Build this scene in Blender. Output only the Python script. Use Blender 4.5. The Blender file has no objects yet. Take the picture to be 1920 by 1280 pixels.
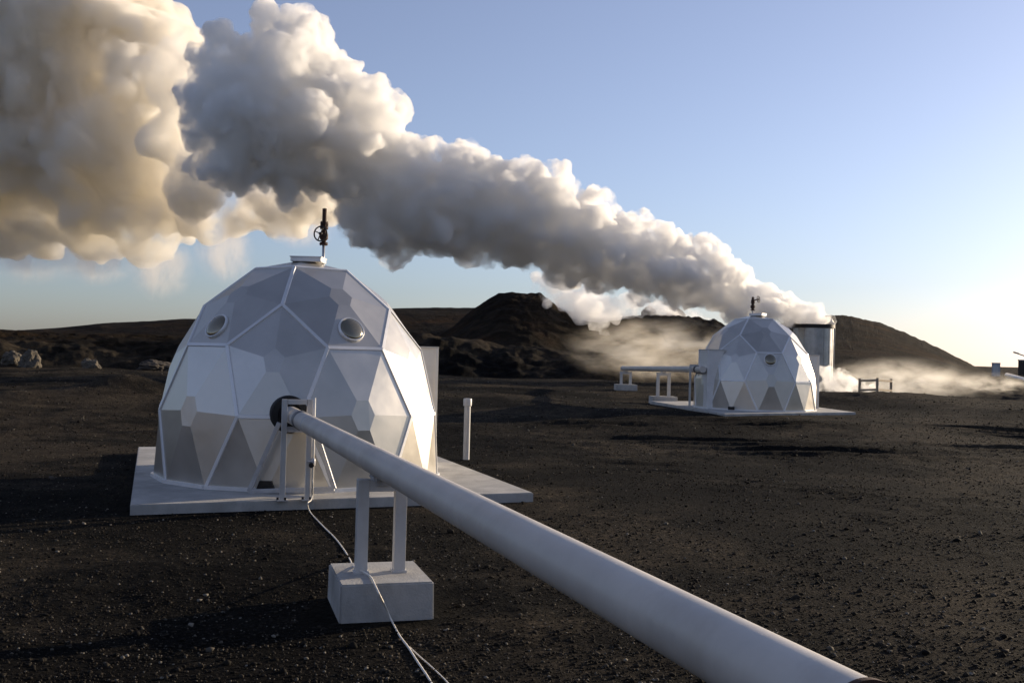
import bpy, bmesh, math, random
import numpy as np
from mathutils import Vector, Matrix

# ------------------------------------------------------------------ camera, sky, sun, exposure
SC = bpy.context.scene
COL = SC.collection
F_PX, PITCH, CAM_H, ROLL = 1957.77, 0.012451, 1.926, -0.025034     # focal length in photo pixels
SUN_AZ, SUN_EL = math.radians(54), math.radians(11.0)               # azimuth to the right of the view axis (+Y)

cam_d = bpy.data.cameras.new('camera')
cam_d.sensor_width = 36.0
cam_d.lens = F_PX / 1920 * 36.0
cam_d.clip_end = 20000
cam = bpy.data.objects.new('camera', cam_d)
COL.objects.link(cam)
_fw = Vector((0, math.cos(PITCH), math.sin(PITCH)))
_up = Vector((0, -math.sin(PITCH), math.cos(PITCH)))
_rt = Vector((1, 0, 0))
_rx = _rt * math.cos(ROLL) - _up * -math.sin(ROLL) * -1
# image x axis and y axis after the roll
_ix = _rt * math.cos(ROLL) + _up * -math.sin(ROLL)
_iy = _up * math.cos(ROLL) + _rt * math.sin(ROLL)
_M = Matrix((_ix, _iy, -_fw)).transposed().to_4x4()
_M.translation = Vector((0, 0, CAM_H))
cam.matrix_world = _M
SC.camera = cam

world = bpy.data.worlds.new('World')
SC.world = world
world.use_nodes = True
wn = world.node_tree
sky = wn.nodes.new('ShaderNodeTexSky')
sky.sky_type = 'NISHITA'
sky.sun_disc = False
sky.sun_elevation = SUN_EL
sky.sun_rotation = SUN_AZ
sky.air_density = 1.0
sky.dust_density = 0.7
sky.ozone_density = 4.5
bg = wn.nodes['Background']
bg.inputs['Strength'].default_value = 0.12
wb = wn.nodes.new('ShaderNodeMix')          # white balance of the daylight: a touch towards magenta and blue
wb.data_type = 'RGBA'
wb.blend_type = 'MULTIPLY'
wb.inputs[0].default_value = 1.0
wb.inputs[7].default_value = (1.035, 0.97, 1.04, 1)
hs_sky = wn.nodes.new('ShaderNodeHueSaturation')
hs_sky.inputs['Saturation'].default_value = 0.68
wn.links.new(sky.outputs[0], hs_sky.inputs['Color'])
wn.links.new(hs_sky.outputs[0], wb.inputs[6])
wn.links.new(wb.outputs[2], bg.inputs['Color'])

sun_d = bpy.data.lights.new('sun', 'SUN')
sun_d.energy = 4.8
sun_d.angle = math.radians(0.5)
sun_d.color = (1.0, 0.81, 0.57)
sun = bpy.data.objects.new('sun', sun_d)
COL.objects.link(sun)
SUN_DIR = Vector((math.sin(SUN_AZ) * math.cos(SUN_EL), math.cos(SUN_AZ) * math.cos(SUN_EL), math.sin(SUN_EL)))
sun.rotation_euler = (-SUN_DIR).to_track_quat('-Z', 'Y').to_euler()
sun.location = SUN_DIR * 60

SC.view_settings.view_transform = 'Standard'
SC.view_settings.look = 'None'
SC.view_settings.gamma = 1.0
SC.view_settings.exposure = 0.45
cy = SC.cycles
cy.use_denoising = True
cy.max_bounces = 24
cy.diffuse_bounces = 3
cy.glossy_bounces = 3
cy.transmission_bounces = 4
cy.volume_bounces = 16
cy.transparent_max_bounces = 32
cy.volume_step_rate = 1.0
cy.volume_max_steps = 256
cy.sample_clamp_indirect = 6.0

# ------------------------------------------------------------------ pixel helpers (photo pixels -> world)
def ray(px, py):
    a, b = px - 960, 640 - py
    cr, sr = math.cos(ROLL), math.sin(ROLL)
    u, v = a * cr + b * sr, -a * sr + b * cr
    c, s = math.cos(PITCH), math.sin(PITCH)
    return np.array([u / F_PX, c - v / F_PX * s, s + v / F_PX * c])

def at(px, py, Y):
    d = ray(px, py)
    return Vector(d * (Y / d[1])) + Vector((0, 0, CAM_H))

def on_z(px, py, z):
    d = ray(px, py)
    return Vector(d * ((z - CAM_H) / d[2])) + Vector((0, 0, CAM_H))

# ------------------------------------------------------------------ noise (numpy gradient noise)
_rng = np.random.default_rng(7)
_perm = _rng.permutation(256)
_perm = np.concatenate([_perm, _perm, _perm])
_g3 = _rng.normal(size=(256, 3))
_g3 /= np.linalg.norm(_g3, axis=1)[:, None]

def noise3(P):
    P = np.asarray(P, float)
    I = np.floor(P).astype(np.int64)
    Fr = P - I
    I &= 255
    U = Fr * Fr * Fr * (Fr * (Fr * 6 - 15) + 10)
    out = np.zeros(len(P))
    for dx in (0, 1):
        for dy in (0, 1):
            for dz in (0, 1):
                h = _perm[_perm[_perm[(I[:, 0] + dx) & 255] + ((I[:, 1] + dy) & 255)] + ((I[:, 2] + dz) & 255)]
                g = _g3[h]
                d = g[:, 0] * (Fr[:, 0] - dx) + g[:, 1] * (Fr[:, 1] - dy) + g[:, 2] * (Fr[:, 2] - dz)
                w = (U[:, 0] if dx else 1 - U[:, 0]) * (U[:, 1] if dy else 1 - U[:, 1]) * (U[:, 2] if dz else 1 - U[:, 2])
                out += w * d
    return out * 1.6

def fbm2(x, y, wl, octv=4, gain=0.5, seed=0.0):
    s, a, t = 0, 1.0, 0
    for k in range(octv):
        s = s + a * noise3(np.column_stack([x / wl + 17.3 * k + seed, y / wl + 5.1 * k - seed, np.full(len(x), 0.37 + k + seed)]))
        t += a
        a *= gain
        wl *= 0.47
    return s / t

def sstep(a, b, x):
    t = np.clip((x - a) / (b - a), 0, 1)
    return t * t * (3 - 2 * t)

# ------------------------------------------------------------------ object helpers
def tag(o, label=None, cat=None, group=None, kind=None):
    if label: o['label'] = label
    if cat: o['category'] = cat
    if group: o['group'] = group
    if kind: o['kind'] = kind
    return o

def empty(name, loc, rz=0.0):
    o = bpy.data.objects.new(name, None)
    o.empty_display_size = 0.2
    COL.objects.link(o)
    o.location = loc
    o.rotation_euler = (0, 0, rz)
    return o

def link(name, bm, mat, parent=None, smooth=False, matrix=None):
    me = bpy.data.meshes.new(name)
    bm.normal_update()
    bm.to_mesh(me)
    bm.free()
    if smooth:
        me.polygons.foreach_set('use_smooth', [True] * len(me.polygons))
    me.materials.append(mat)
    o = bpy.data.objects.new(name, me)
    COL.objects.link(o)
    if parent is not None:
        o.parent = parent
        if matrix is not None:          # world coordinates given: bring them into the parent's frame
            o.matrix_parent_inverse = matrix
    return o

def copy_tree(o, parent=None):
    c = o.copy()
    COL.objects.link(c)
    if parent is not None:
        c.parent = parent
    for ch in list(o.children):
        copy_tree(ch, c)
    return c

def box(bm, c, s, bev=0.0, rot=None):
    """box centred on c, full size s, optional 3x3 rot, optional bevel"""
    r = bmesh.ops.create_cube(bm, size=1.0)
    vs = r['verts']
    for v in vs:
        v.co = Vector((v.co.x * s[0], v.co.y * s[1], v.co.z * s[2]))
    if bev > 0:
        es = list({e for v in vs for e in v.link_edges})
        rr = bmesh.ops.bevel(bm, geom=es, offset=bev, segments=2, affect='EDGES', profile=0.6)
        vs = list({v for f in rr['faces'] for v in f.verts} | {v for v in vs if v.is_valid})
    for v in vs:
        co = v.co
        if rot is not None:
            co = rot @ co
        v.co = co + Vector(c)
    return vs

def axis_rot(d, up=Vector((0, 0, 1))):
    d = Vector(d).normalized()
    up = Vector(up)
    if abs(d.dot(up.normalized())) > 0.999:
        up = Vector((0, 1, 0))
    x = d.cross(up).normalized()
    y = x.cross(d).normalized()
    return Matrix((x, y, d)).transposed()       # columns x, y, d (z along d)

def bar(bm, a, b, w, t, up=Vector((0, 0, 1)), bev=0.0):
    a, b = Vector(a), Vector(b)
    R = axis_rot(b - a, up)
    box(bm, (a + b) / 2, (w, t, (b - a).length), bev, R)

def lathe(bm, prof, c, d=Vector((0, 0, 1)), seg=24, cap=True):
    """revolve (radius, height) profile round the axis d at c"""
    R = axis_rot(d)
    c = Vector(c)
    rings = []
    for r, h in prof:
        rings.append([bm.verts.new(c + R @ Vector((r * math.cos(2 * math.pi * k / seg), r * math.sin(2 * math.pi * k / seg), h))) for k in range(seg)])
    for i in range(len(rings) - 1):
        for k in range(seg):
            bm.faces.new((rings[i][k], rings[i][(k + 1) % seg], rings[i + 1][(k + 1) % seg], rings[i + 1][k]))
    if cap:
        bm.faces.new(rings[0][::-1])
        bm.faces.new(rings[-1])

def torus(bm, c, d, R0, r0, seg=28, sec=8):
    M = axis_rot(d)
    c = Vector(c)
    rings = []
    for k in range(seg):
        a = 2 * math.pi * k / seg
        rr = []
        for j in range(sec):
            b = 2 * math.pi * j / sec
            rr.append(bm.verts.new(c + M @ Vector(((R0 + r0 * math.cos(b)) * math.cos(a), (R0 + r0 * math.cos(b)) * math.sin(a), r0 * math.sin(b)))))
        rings.append(rr)
    for k in range(seg):
        for j in range(sec):
            bm.faces.new((rings[k][j], rings[(k + 1) % seg][j], rings[(k + 1) % seg][(j + 1) % sec], rings[k][(j + 1) % sec]))

def tube(bm, pts, r, sec=8):
    pts = [Vector(p) for p in pts]
    rings = []
    for i, p in enumerate(pts):
        d = (pts[min(i + 1, len(pts) - 1)] - pts[max(i - 1, 0)]).normalized()
        M = axis_rot(d)
        rings.append([bm.verts.new(p + M @ Vector((r * math.cos(2 * math.pi * j / sec), r * math.sin(2 * math.pi * j / sec), 0))) for j in range(sec)])
    for i in range(len(rings) - 1):
        for j in range(sec):
            bm.faces.new((rings[i][j], rings[i][(j + 1) % sec], rings[i + 1][(j + 1) % sec], rings[i + 1][j]))
    bm.faces.new(rings[0][::-1])
    bm.faces.new(rings[-1])

def catmull(pts, n=8):
    pts = [Vector(p) for p in pts]
    P = [pts[0]] + pts + [pts[-1]]
    out = []
    for i in range(1, len(P) - 2):
        for k in range(n):
            t = k / n
            a, b, c, d = P[i - 1], P[i], P[i + 1], P[i + 2]
            out.append(0.5 * ((2 * b) + (c - a) * t + (2 * a - 5 * b + 4 * c - d) * t * t + (3 * b - a - 3 * c + d) * t ** 3))
    out.append(pts[-1])
    return out

# ------------------------------------------------------------------ materials
def new_mat(name):
    m = bpy.data.materials.new(name)
    m.use_nodes = True
    nt = m.node_tree
    return m, nt, nt.nodes['Principled BSDF']

def nd(nt, typ, **kw):
    n = nt.nodes.new(typ)
    for k, v in kw.items():
        if k in n.inputs:
            n.inputs[k].default_value = v
        else:
            setattr(n, k, v)
    return n

def ramp(nt, stops, interp='LINEAR'):
    n = nt.nodes.new('ShaderNodeValToRGB')
    cr = n.color_ramp
    cr.interpolation = interp
    while len(cr.elements) < len(stops):
        cr.elements.new(0.5)
    for e, (p, c) in zip(cr.elements, stops):
        e.position = p
        e.color = (*c, 1) if len(c) == 3 else c
    return n

def simple_mat(name, col, rough=0.5, metal=0.0, var=0.12, scale=6.0, bump=0.0, bscale=60.0, dirt=None, coord='Object'):
    """base colour broken up by noise; optional dirt colour in its own patches; optional bump"""
    m, nt, p = new_mat(name)
    tc = nd(nt, 'ShaderNodeTexCoord')
    n1 = nd(nt, 'ShaderNodeTexNoise', Scale=scale, Detail=6.0, Roughness=0.62)
    nt.links.new(tc.outputs[coord], n1.inputs['Vector'])
    lo = tuple(c * (1 - var) for c in col)
    hi = tuple(min(1, c * (1 + var)) for c in col)
    r = ramp(nt, [(0.3, lo), (0.7, hi)])
    nt.links.new(n1.outputs['Fac'], r.inputs['Fac'])
    out = r.outputs['Color']
    if dirt:
        n2 = nd(nt, 'ShaderNodeTexNoise', Scale=scale * 0.55, Detail=8.0, Roughness=0.7)
        mp = nd(nt, 'ShaderNodeMapping')
        mp.inputs['Scale'].default_value = (1, 1, 0.35)
        mp.inputs['Location'].default_value = (3.1, 7.7, 1.3)
        nt.links.new(tc.outputs[coord], mp.inputs['Vector'])
        nt.links.new(mp.outputs[0], n2.inputs['Vector'])
        r2 = ramp(nt, [(0.52, (0, 0, 0)), (0.72, (0.75, 0.75, 0.75))])
        nt.links.new(n2.outputs['Fac'], r2.inputs['Fac'])
        mx = nd(nt, 'ShaderNodeMix', data_type='RGBA')
        nt.links.new(r2.outputs['Color'], mx.inputs[0])
        nt.links.new(out, mx.inputs[6])
        mx.inputs[7].default_value = (*dirt, 1)
        out = mx.outputs[2]
    nt.links.new(out, p.inputs['Base Color'])
    rr = ramp(nt, [(0.3, (max(0, rough - 0.07),) * 3), (0.7, (min(1, rough + 0.07),) * 3)])
    nt.links.new(n1.outputs['Fac'], rr.inputs['Fac'])
    nt.links.new(rr.outputs['Color'], p.inputs['Roughness'])
    p.inputs['Metallic'].default_value = metal
    if bump > 0:
        nb = nd(nt, 'ShaderNodeTexNoise', Scale=bscale, Detail=5.0, Roughness=0.6)
        nt.links.new(tc.outputs[coord], nb.inputs['Vector'])
        b = nd(nt, 'ShaderNodeBump', Strength=bump, Distance=0.02)
        nt.links.new(nb.outputs['Fac'], b.inputs['Height'])
        nt.links.new(b.outputs[0], p.inputs['Normal'])
    return m

def panel_mat():
    """satin aluminium panels: small tone change from panel to panel, soft rolling marks"""
    m, nt, p = new_mat('aluminium_panel')
    geo = nd(nt, 'ShaderNodeNewGeometry')
    tc = nd(nt, 'ShaderNodeTexCoord')
    n1 = nd(nt, 'ShaderNodeTexNoise', Scale=2.2, Detail=6.0, Roughness=0.6)
    nt.links.new(tc.outputs['Object'], n1.inputs['Vector'])
    r = ramp(nt, [(0.0, (0.56, 0.53, 0.48)), (1.0, (0.67, 0.64, 0.585))])
    nt.links.new(geo.outputs['Random Per Island'], r.inputs['Fac'])
    r2 = ramp(nt, [(0.35, (0.90, 0.90, 0.89)), (0.65, (1, 1, 1))])
    nt.links.new(n1.outputs['Fac'], r2.inputs['Fac'])
    mx = nd(nt, 'ShaderNodeMix', data_type='RGBA', blend_type='MULTIPLY')
    mx.inputs[0].default_value = 1.0
    nt.links.new(r.outputs['Color'], mx.inputs[6])
    nt.links.new(r2.outputs['Color'], mx.inputs[7])
    nt.links.new(mx.outputs[2], p.inputs['Base Color'])
    p.inputs['Metallic'].default_value = 0.75
    rr = ramp(nt, [(0.3, (0.30,) * 3), (0.7, (0.38,) * 3)])
    nt.links.new(n1.outputs['Fac'], rr.inputs['Fac'])
    nt.links.new(rr.outputs['Color'], p.inputs['Roughness'])
    nb = nd(nt, 'ShaderNodeTexNoise', Scale=1.3, Detail=3.0)
    nt.links.new(tc.outputs['Object'], nb.inputs['Vector'])
    b = nd(nt, 'ShaderNodeBump', Strength=0.12, Distance=0.05)
    nt.links.new(nb.outputs['Fac'], b.inputs['Height'])
    nt.links.new(b.outputs[0], p.inputs['Normal'])
    return m

def ground_mat():
    m, nt, p = new_mat('volcanic_gravel')
    geo = nd(nt, 'ShaderNodeNewGeometry')
    P = geo.outputs['Position']
    def noise(scale, det=6.0, rough=0.6, loc=(0, 0, 0)):
        mp = nd(nt, 'ShaderNodeMapping')
        mp.inputs['Location'].default_value = loc
        nt.links.new(P, mp.inputs['Vector'])
        n = nd(nt, 'ShaderNodeTexNoise', Scale=scale, Detail=det, Roughness=rough)
        nt.links.new(mp.outputs[0], n.inputs['Vector'])
        return n
    big = noise(0.13, 7.0, 0.66)
    mid = noise(1.3, 8.0, 0.7, (5, 2, 0))
    fine = noise(26.0, 6.0, 0.75, (1, 9, 0))
    c1 = ramp(nt, [(0.42, (0.0045, 0.0046, 0.005)), (0.50, (0.0135, 0.0128, 0.0115)), (0.57, (0.042, 0.036, 0.028))])
    nt.links.new(big.outputs['Fac'], c1.inputs['Fac'])
    c2 = ramp(nt, [(0.3, (0.45, 0.46, 0.5)), (0.7, (1.5, 1.42, 1.3))])
    nt.links.new(mid.outputs['Fac'], c2.inputs['Fac'])
    m1 = nd(nt, 'ShaderNodeMix', data_type='RGBA', blend_type='MULTIPLY')
    m1.inputs[0].default_value = 1
    nt.links.new(c1.outputs['Color'], m1.inputs[6]); nt.links.new(c2.outputs['Color'], m1.inputs[7])
    # individual stones, some pale
    vor = nd(nt, 'ShaderNodeTexVoronoi', Scale=34.0)
    nt.links.new(P, vor.inputs['Vector'])
    sp = nd(nt, 'ShaderNodeSeparateColor')
    nt.links.new(vor.outputs['Color'], sp.inputs[0])
    c3 = ramp(nt, [(0.0, (0.55, 0.55, 0.55)), (0.7, (1.1, 1.08, 1.05)), (0.93, (1.5, 1.45, 1.4)), (1.0, (3.4, 3.2, 3.0))])
    nt.links.new(sp.outputs[0], c3.inputs['Fac'])
    m2 = nd(nt, 'ShaderNodeMix', data_type='RGBA', blend_type='MULTIPLY')
    m2.inputs[0].default_value = 0.85
    nt.links.new(m1.outputs[2], m2.inputs[6]); nt.links.new(c3.outputs['Color'], m2.inputs[7])
    # moss and ochre soil on the high ground
    at_ = nd(nt, 'ShaderNodeAttribute', attribute_name='moss')
    mo = ramp(nt, [(0.3, (0.010, 0.0085, 0.006)), (0.5, (0.020, 0.0145, 0.009)), (0.72, (0.062, 0.034, 0.016))])
    nt.links.new(noise(0.10, 9.0, 0.72, (9, 4, 0)).outputs['Fac'], mo.inputs['Fac'])
    m3 = nd(nt, 'ShaderNodeMix', data_type='RGBA')
    mc = nd(nt, 'ShaderNodeMath', operation='MINIMUM'); mc.inputs[1].default_value = 1.0
    nt.links.new(at_.outputs['Fac'], mc.inputs[0]); nt.links.new(mc.outputs[0], m3.inputs[0])
    nt.links.new(m2.outputs[2], m3.inputs[6]); nt.links.new(mo.outputs['Color'], m3.inputs[7])
    gm = nd(nt, 'ShaderNodeMath', operation='SUBTRACT', use_clamp=True)
    gm.inputs[1].default_value = 1.0
    nt.links.new(at_.outputs['Fac'], gm.inputs[0])
    gr = ramp(nt, [(0.3, (0.34, 0.29, 0.20)), (0.7, (0.50, 0.43, 0.31))])  # straw colour of the unseen hill added for dome reflections
    nt.links.new(mid.outputs['Fac'], gr.inputs['Fac'])
    m4 = nd(nt, 'ShaderNodeMix', data_type='RGBA')
    nt.links.new(gm.outputs[0], m4.inputs[0])
    nt.links.new(m3.outputs[2], m4.inputs[6]); nt.links.new(gr.outputs['Color'], m4.inputs[7])
    nt.links.new(m4.outputs[2], p.inputs['Base Color'])
    p.inputs['Roughness'].default_value = 0.92
    p.inputs['Specular IOR Level'].default_value = 0.03
    # bump: pebbles + clods
    b1 = nd(nt, 'ShaderNodeBump', Strength=0.9, Distance=0.02)
    nt.links.new(vor.outputs['Distance'], b1.inputs['Height']); b1.invert = True
    b2 = nd(nt, 'ShaderNodeBump', Strength=0.9, Distance=0.06)
    nt.links.new(noise(7.0, 8.0, 0.72, (2, 2, 0)).outputs['Fac'], b2.inputs['Height'])
    nt.links.new(b1.outputs[0], b2.inputs['Normal'])
    b3 = nd(nt, 'ShaderNodeBump', Strength=0.7, Distance=0.01)
    nt.links.new(fine.outputs['Fac'], b3.inputs['Height'])
    nt.links.new(b2.outputs[0], b3.inputs['Normal'])
    # crags and hummocks of the high ground
    hm_ = nd(nt, 'ShaderNodeMath', operation='MULTIPLY')
    nt.links.new(noise(0.9, 9.0, 0.7, (4, 7, 0)).outputs['Fac'], hm_.inputs[0])
    nt.links.new(mc.outputs[0], hm_.inputs[1])
    b4 = nd(nt, 'ShaderNodeBump', Strength=0.9, Distance=0.9)
    nt.links.new(hm_.outputs[0], b4.inputs['Height'])
    nt.links.new(b3.outputs[0], b4.inputs['Normal'])
    nt.links.new(b4.outputs[0], p.inputs['Normal'])
    return m

def stone_mat():
    m, nt, p = new_mat('loose_stones')
    geo = nd(nt, 'ShaderNodeNewGeometry')
    r = ramp(nt, [(0.0, (0.008, 0.0078, 0.0074)), (0.55, (0.021, 0.0185, 0.0155)), (0.82, (0.045, 0.038, 0.030)), (0.94, (0.10, 0.09, 0.075)), (1.0, (0.22, 0.20, 0.17))])
    nt.links.new(geo.outputs['Random Per Island'], r.inputs['Fac'])
    nt.links.new(r.outputs['Color'], p.inputs['Base Color'])
    p.inputs['Roughness'].default_value = 0.85
    p.inputs['Specular IOR Level'].default_value = 0.05
    return m

def steam_mat(name, density, aniso=0.35, col=(1, 1, 1), scale=0.8, lo=0.38, hi=0.60, step=0.035):
    """billowing steam: density torn by turbulence, so edges fray and the body is mottled"""
    m = bpy.data.materials.new(name)
    m.use_nodes = True
    nt = m.node_tree
    nt.nodes.clear()
    out = nt.nodes.new('ShaderNodeOutputMaterial')
    v = nt.nodes.new('ShaderNodeVolumeScatter')
    v.inputs['Color'].default_value = (1, 1, 1, 1)
    v.inputs['Anisotropy'].default_value = aniso
    ab = nt.nodes.new('ShaderNodeVolumeAbsorption')      # slight tint puts the warmth of filtered sunlight into the vapour's colour
    ab.inputs['Color'].default_value = (*col, 1)
    both = nt.nodes.new('ShaderNodeAddShader')
    nt.links.new(v.outputs[0], both.inputs[0]); nt.links.new(ab.outputs[0], both.inputs[1])
    tc = nt.nodes.new('ShaderNodeTexCoord')
    n = nd(nt, 'ShaderNodeTexNoise', Scale=scale, Detail=4.0, Roughness=0.6)
    nt.links.new(tc.outputs['Object'], n.inputs['Vector'])
    r = nd(nt, 'ShaderNodeMapRange', interpolation_type='SMOOTHSTEP')
    r.inputs['From Min'].default_value = lo
    r.inputs['From Max'].default_value = hi
    r.inputs['To Min'].default_value = density * 0.05
    r.inputs['To Max'].default_value = density
    nt.links.new(n.outputs['Fac'], r.inputs['Value'])
    nt.links.new(r.outputs[0], v.inputs['Density'])
    nt.links.new(r.outputs[0], ab.inputs['Density'])
    nt.links.new(both.outputs[0], out.inputs['Volume'])
    m.cycles.volume_step_rate = step
    return m

def mist_mat(name, density, scale=2.2, thr=0.42, stretch=(1, 1, 1), aniso=0.35, col=(1, 1, 1)):
    """thin vapour: noise times a fall-off towards the skin of the unit ball it fills"""
    m = bpy.data.materials.new(name)
    m.use_nodes = True
    nt = m.node_tree
    nt.nodes.clear()
    out = nt.nodes.new('ShaderNodeOutputMaterial')
    v = nt.nodes.new('ShaderNodeVolumeScatter')
    v.inputs['Color'].default_value = (*col, 1)
    v.inputs['Anisotropy'].default_value = aniso
    tc = nt.nodes.new('ShaderNodeTexCoord')
    ln = nd(nt, 'ShaderNodeVectorMath', operation='LENGTH')
    nt.links.new(tc.outputs['Object'], ln.inputs[0])
    fall = nd(nt, 'ShaderNodeMapRange', interpolation_type='SMOOTHSTEP')
    fall.inputs['From Min'].default_value = 0.96
    fall.inputs['From Max'].default_value = 0.25
    nt.links.new(ln.outputs['Value'], fall.inputs['Value'])
    mp = nd(nt, 'ShaderNodeMapping')
    mp.inputs['Scale'].default_value = stretch
    nt.links.new(tc.outputs['Object'], mp.inputs['Vector'])
    n = nd(nt, 'ShaderNodeTexNoise', Scale=scale, Detail=5.0, Roughness=0.58, Distortion=0.4)
    nt.links.new(mp.outputs[0], n.inputs['Vector'])
    nr = nd(nt, 'ShaderNodeMapRange')
    nr.inputs['From Min'].default_value = thr
    nr.inputs['From Max'].default_value = thr + 0.28
    nt.links.new(n.outputs['Fac'], nr.inputs['Value'])
    mu = nd(nt, 'ShaderNodeMath', operation='MULTIPLY')
    nt.links.new(fall.outputs[0], mu.inputs[0]); nt.links.new(nr.outputs[0], mu.inputs[1])
    mu2 = nd(nt, 'ShaderNodeMath', operation='MULTIPLY')
    mu2.inputs[1].default_value = density
    nt.links.new(mu.outputs[0], mu2.inputs[0])
    nt.links.new(mu2.outputs[0], v.inputs['Density'])
    nt.links.new(v.outputs[0], out.inputs['Volume'])
    return m

M_PANEL = panel_mat()
M_STRIP = simple_mat('folded_metal_strip', (0.78, 0.775, 0.765), 0.38, 0.25, 0.06, 4)
M_WHITE = simple_mat('white_painted_steel', (0.55, 0.54, 0.52), 0.42, 0.0, 0.07, 5, dirt=(0.42, 0.385, 0.33))
M_GALV = simple_mat('galvanised_steel', (0.46, 0.47, 0.49), 0.42, 0.35, 0.12, 9, dirt=(0.30, 0.28, 0.26))
M_PIPE = simple_mat('pipe_cladding', (0.60, 0.555, 0.495), 0.5, 0.1, 0.13, 1.8, bump=0.05, bscale=14, dirt=(0.44, 0.39, 0.32))
M_BAND = simple_mat('grey_band', (0.20, 0.195, 0.19), 0.5, 0.3, 0.1, 8)
M_RUST = simple_mat('rusty_iron', (0.055, 0.026, 0.016), 0.75, 0.2, 0.4, 30, bump=0.2)
M_DARKIRON = simple_mat('dark_iron', (0.03, 0.026, 0.024), 0.6, 0.4, 0.3, 20)
M_HOLE = simple_mat('hole_black', (0.008, 0.008, 0.009), 0.7, 0.0, 0.2, 10)  # black stands for the shade inside the pipe hole
M_CONC = simple_mat('concrete', (0.42, 0.41, 0.385), 0.85, 0.0, 0.22, 3, bump=0.35, bscale=55, dirt=(0.24, 0.225, 0.20))
M_GLASS = simple_mat('tan_reflection_glass', (0.26, 0.23, 0.17), 0.12, 0.7, 0.05, 2)  # tan reflection of the ground is put into the base colour
M_GLASS.node_tree.nodes['Principled BSDF'].inputs['Specular IOR Level'].default_value = 0.9
M_CABLE = simple_mat('white_cable', (0.82, 0.78, 0.70), 0.55, 0.0, 0.08, 20, dirt=(0.55, 0.48, 0.38))
M_WOOD = simple_mat('weathered_wood', (0.38, 0.30, 0.21), 0.8, 0.0, 0.25, 8, bump=0.3, bscale=30)
M_LAVA = simple_mat('lava_rock', (0.045, 0.037, 0.03), 0.95, 0.0, 0.4, 1.5, bump=0.8, bscale=5)
M_PALEROCK = simple_mat('pale_rock', (0.10, 0.085, 0.065), 0.95, 0.0, 0.3, 2.0, bump=0.8, bscale=6)
M_STACK = simple_mat('stained_steel', (0.42, 0.415, 0.405), 0.38, 0.85, 0.25, 1.2, dirt=(0.10, 0.085, 0.07))
M_GROUND = ground_mat()
M_STONE = stone_mat()

# ------------------------------------------------------------------ terrain
def px_curve(pts, dist):
    """ridge line given in photo pixels -> (azimuth, height) at that distance"""
    az, hz = [], []
    for px, py in pts:
        d = ray(px, py)
        az.append(math.atan2(d[0], d[1]))
        hz.append(CAM_H + d[2] / math.hypot(d[0], d[1]) * dist)
    return np.array(az), np.array(hz)

R_SCARP, R_FAR, R_MOUND, R_HILL = 74.0, 135.0, 96.0, 240.0
C_SCARP = px_curve([(-400, 640), (-100, 634), (100, 633), (370, 630), (560, 627), (740, 624), (860, 630), (960, 640), (1060, 652), (1150, 666), (1230, 690), (1300, 700)], R_SCARP)
C_FAR = px_curve([(-700, 640), (-200, 626), (0, 621), (110, 614), (190, 606), (330, 600), (420, 596), (740, 579.5), (890, 578), (980, 584), (1100, 600), (1250, 612), (1400, 625), (1480, 660), (1520, 700)], R_FAR)
C_MOUND = px_curve([(800, 640), (850, 612), (888, 579), (905, 567), (935, 551), (960, 548), (985, 552), (1010, 556), (1030, 565), (1052, 580), (1085, 590), (1140, 597), (1185, 592), (1230, 590), (1265, 592), (1300, 597), (1345, 603), (1400, 624), (1450, 665), (1500, 700)], R_MOUND)
C_HILL = px_curve([(1330, 660), (1400, 625), (1480, 603), (1560, 594), (1600, 598), (1650, 609), (1700, 627), (1760, 652), (1812, 677), (1850, 700)], R_HILL)

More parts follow.
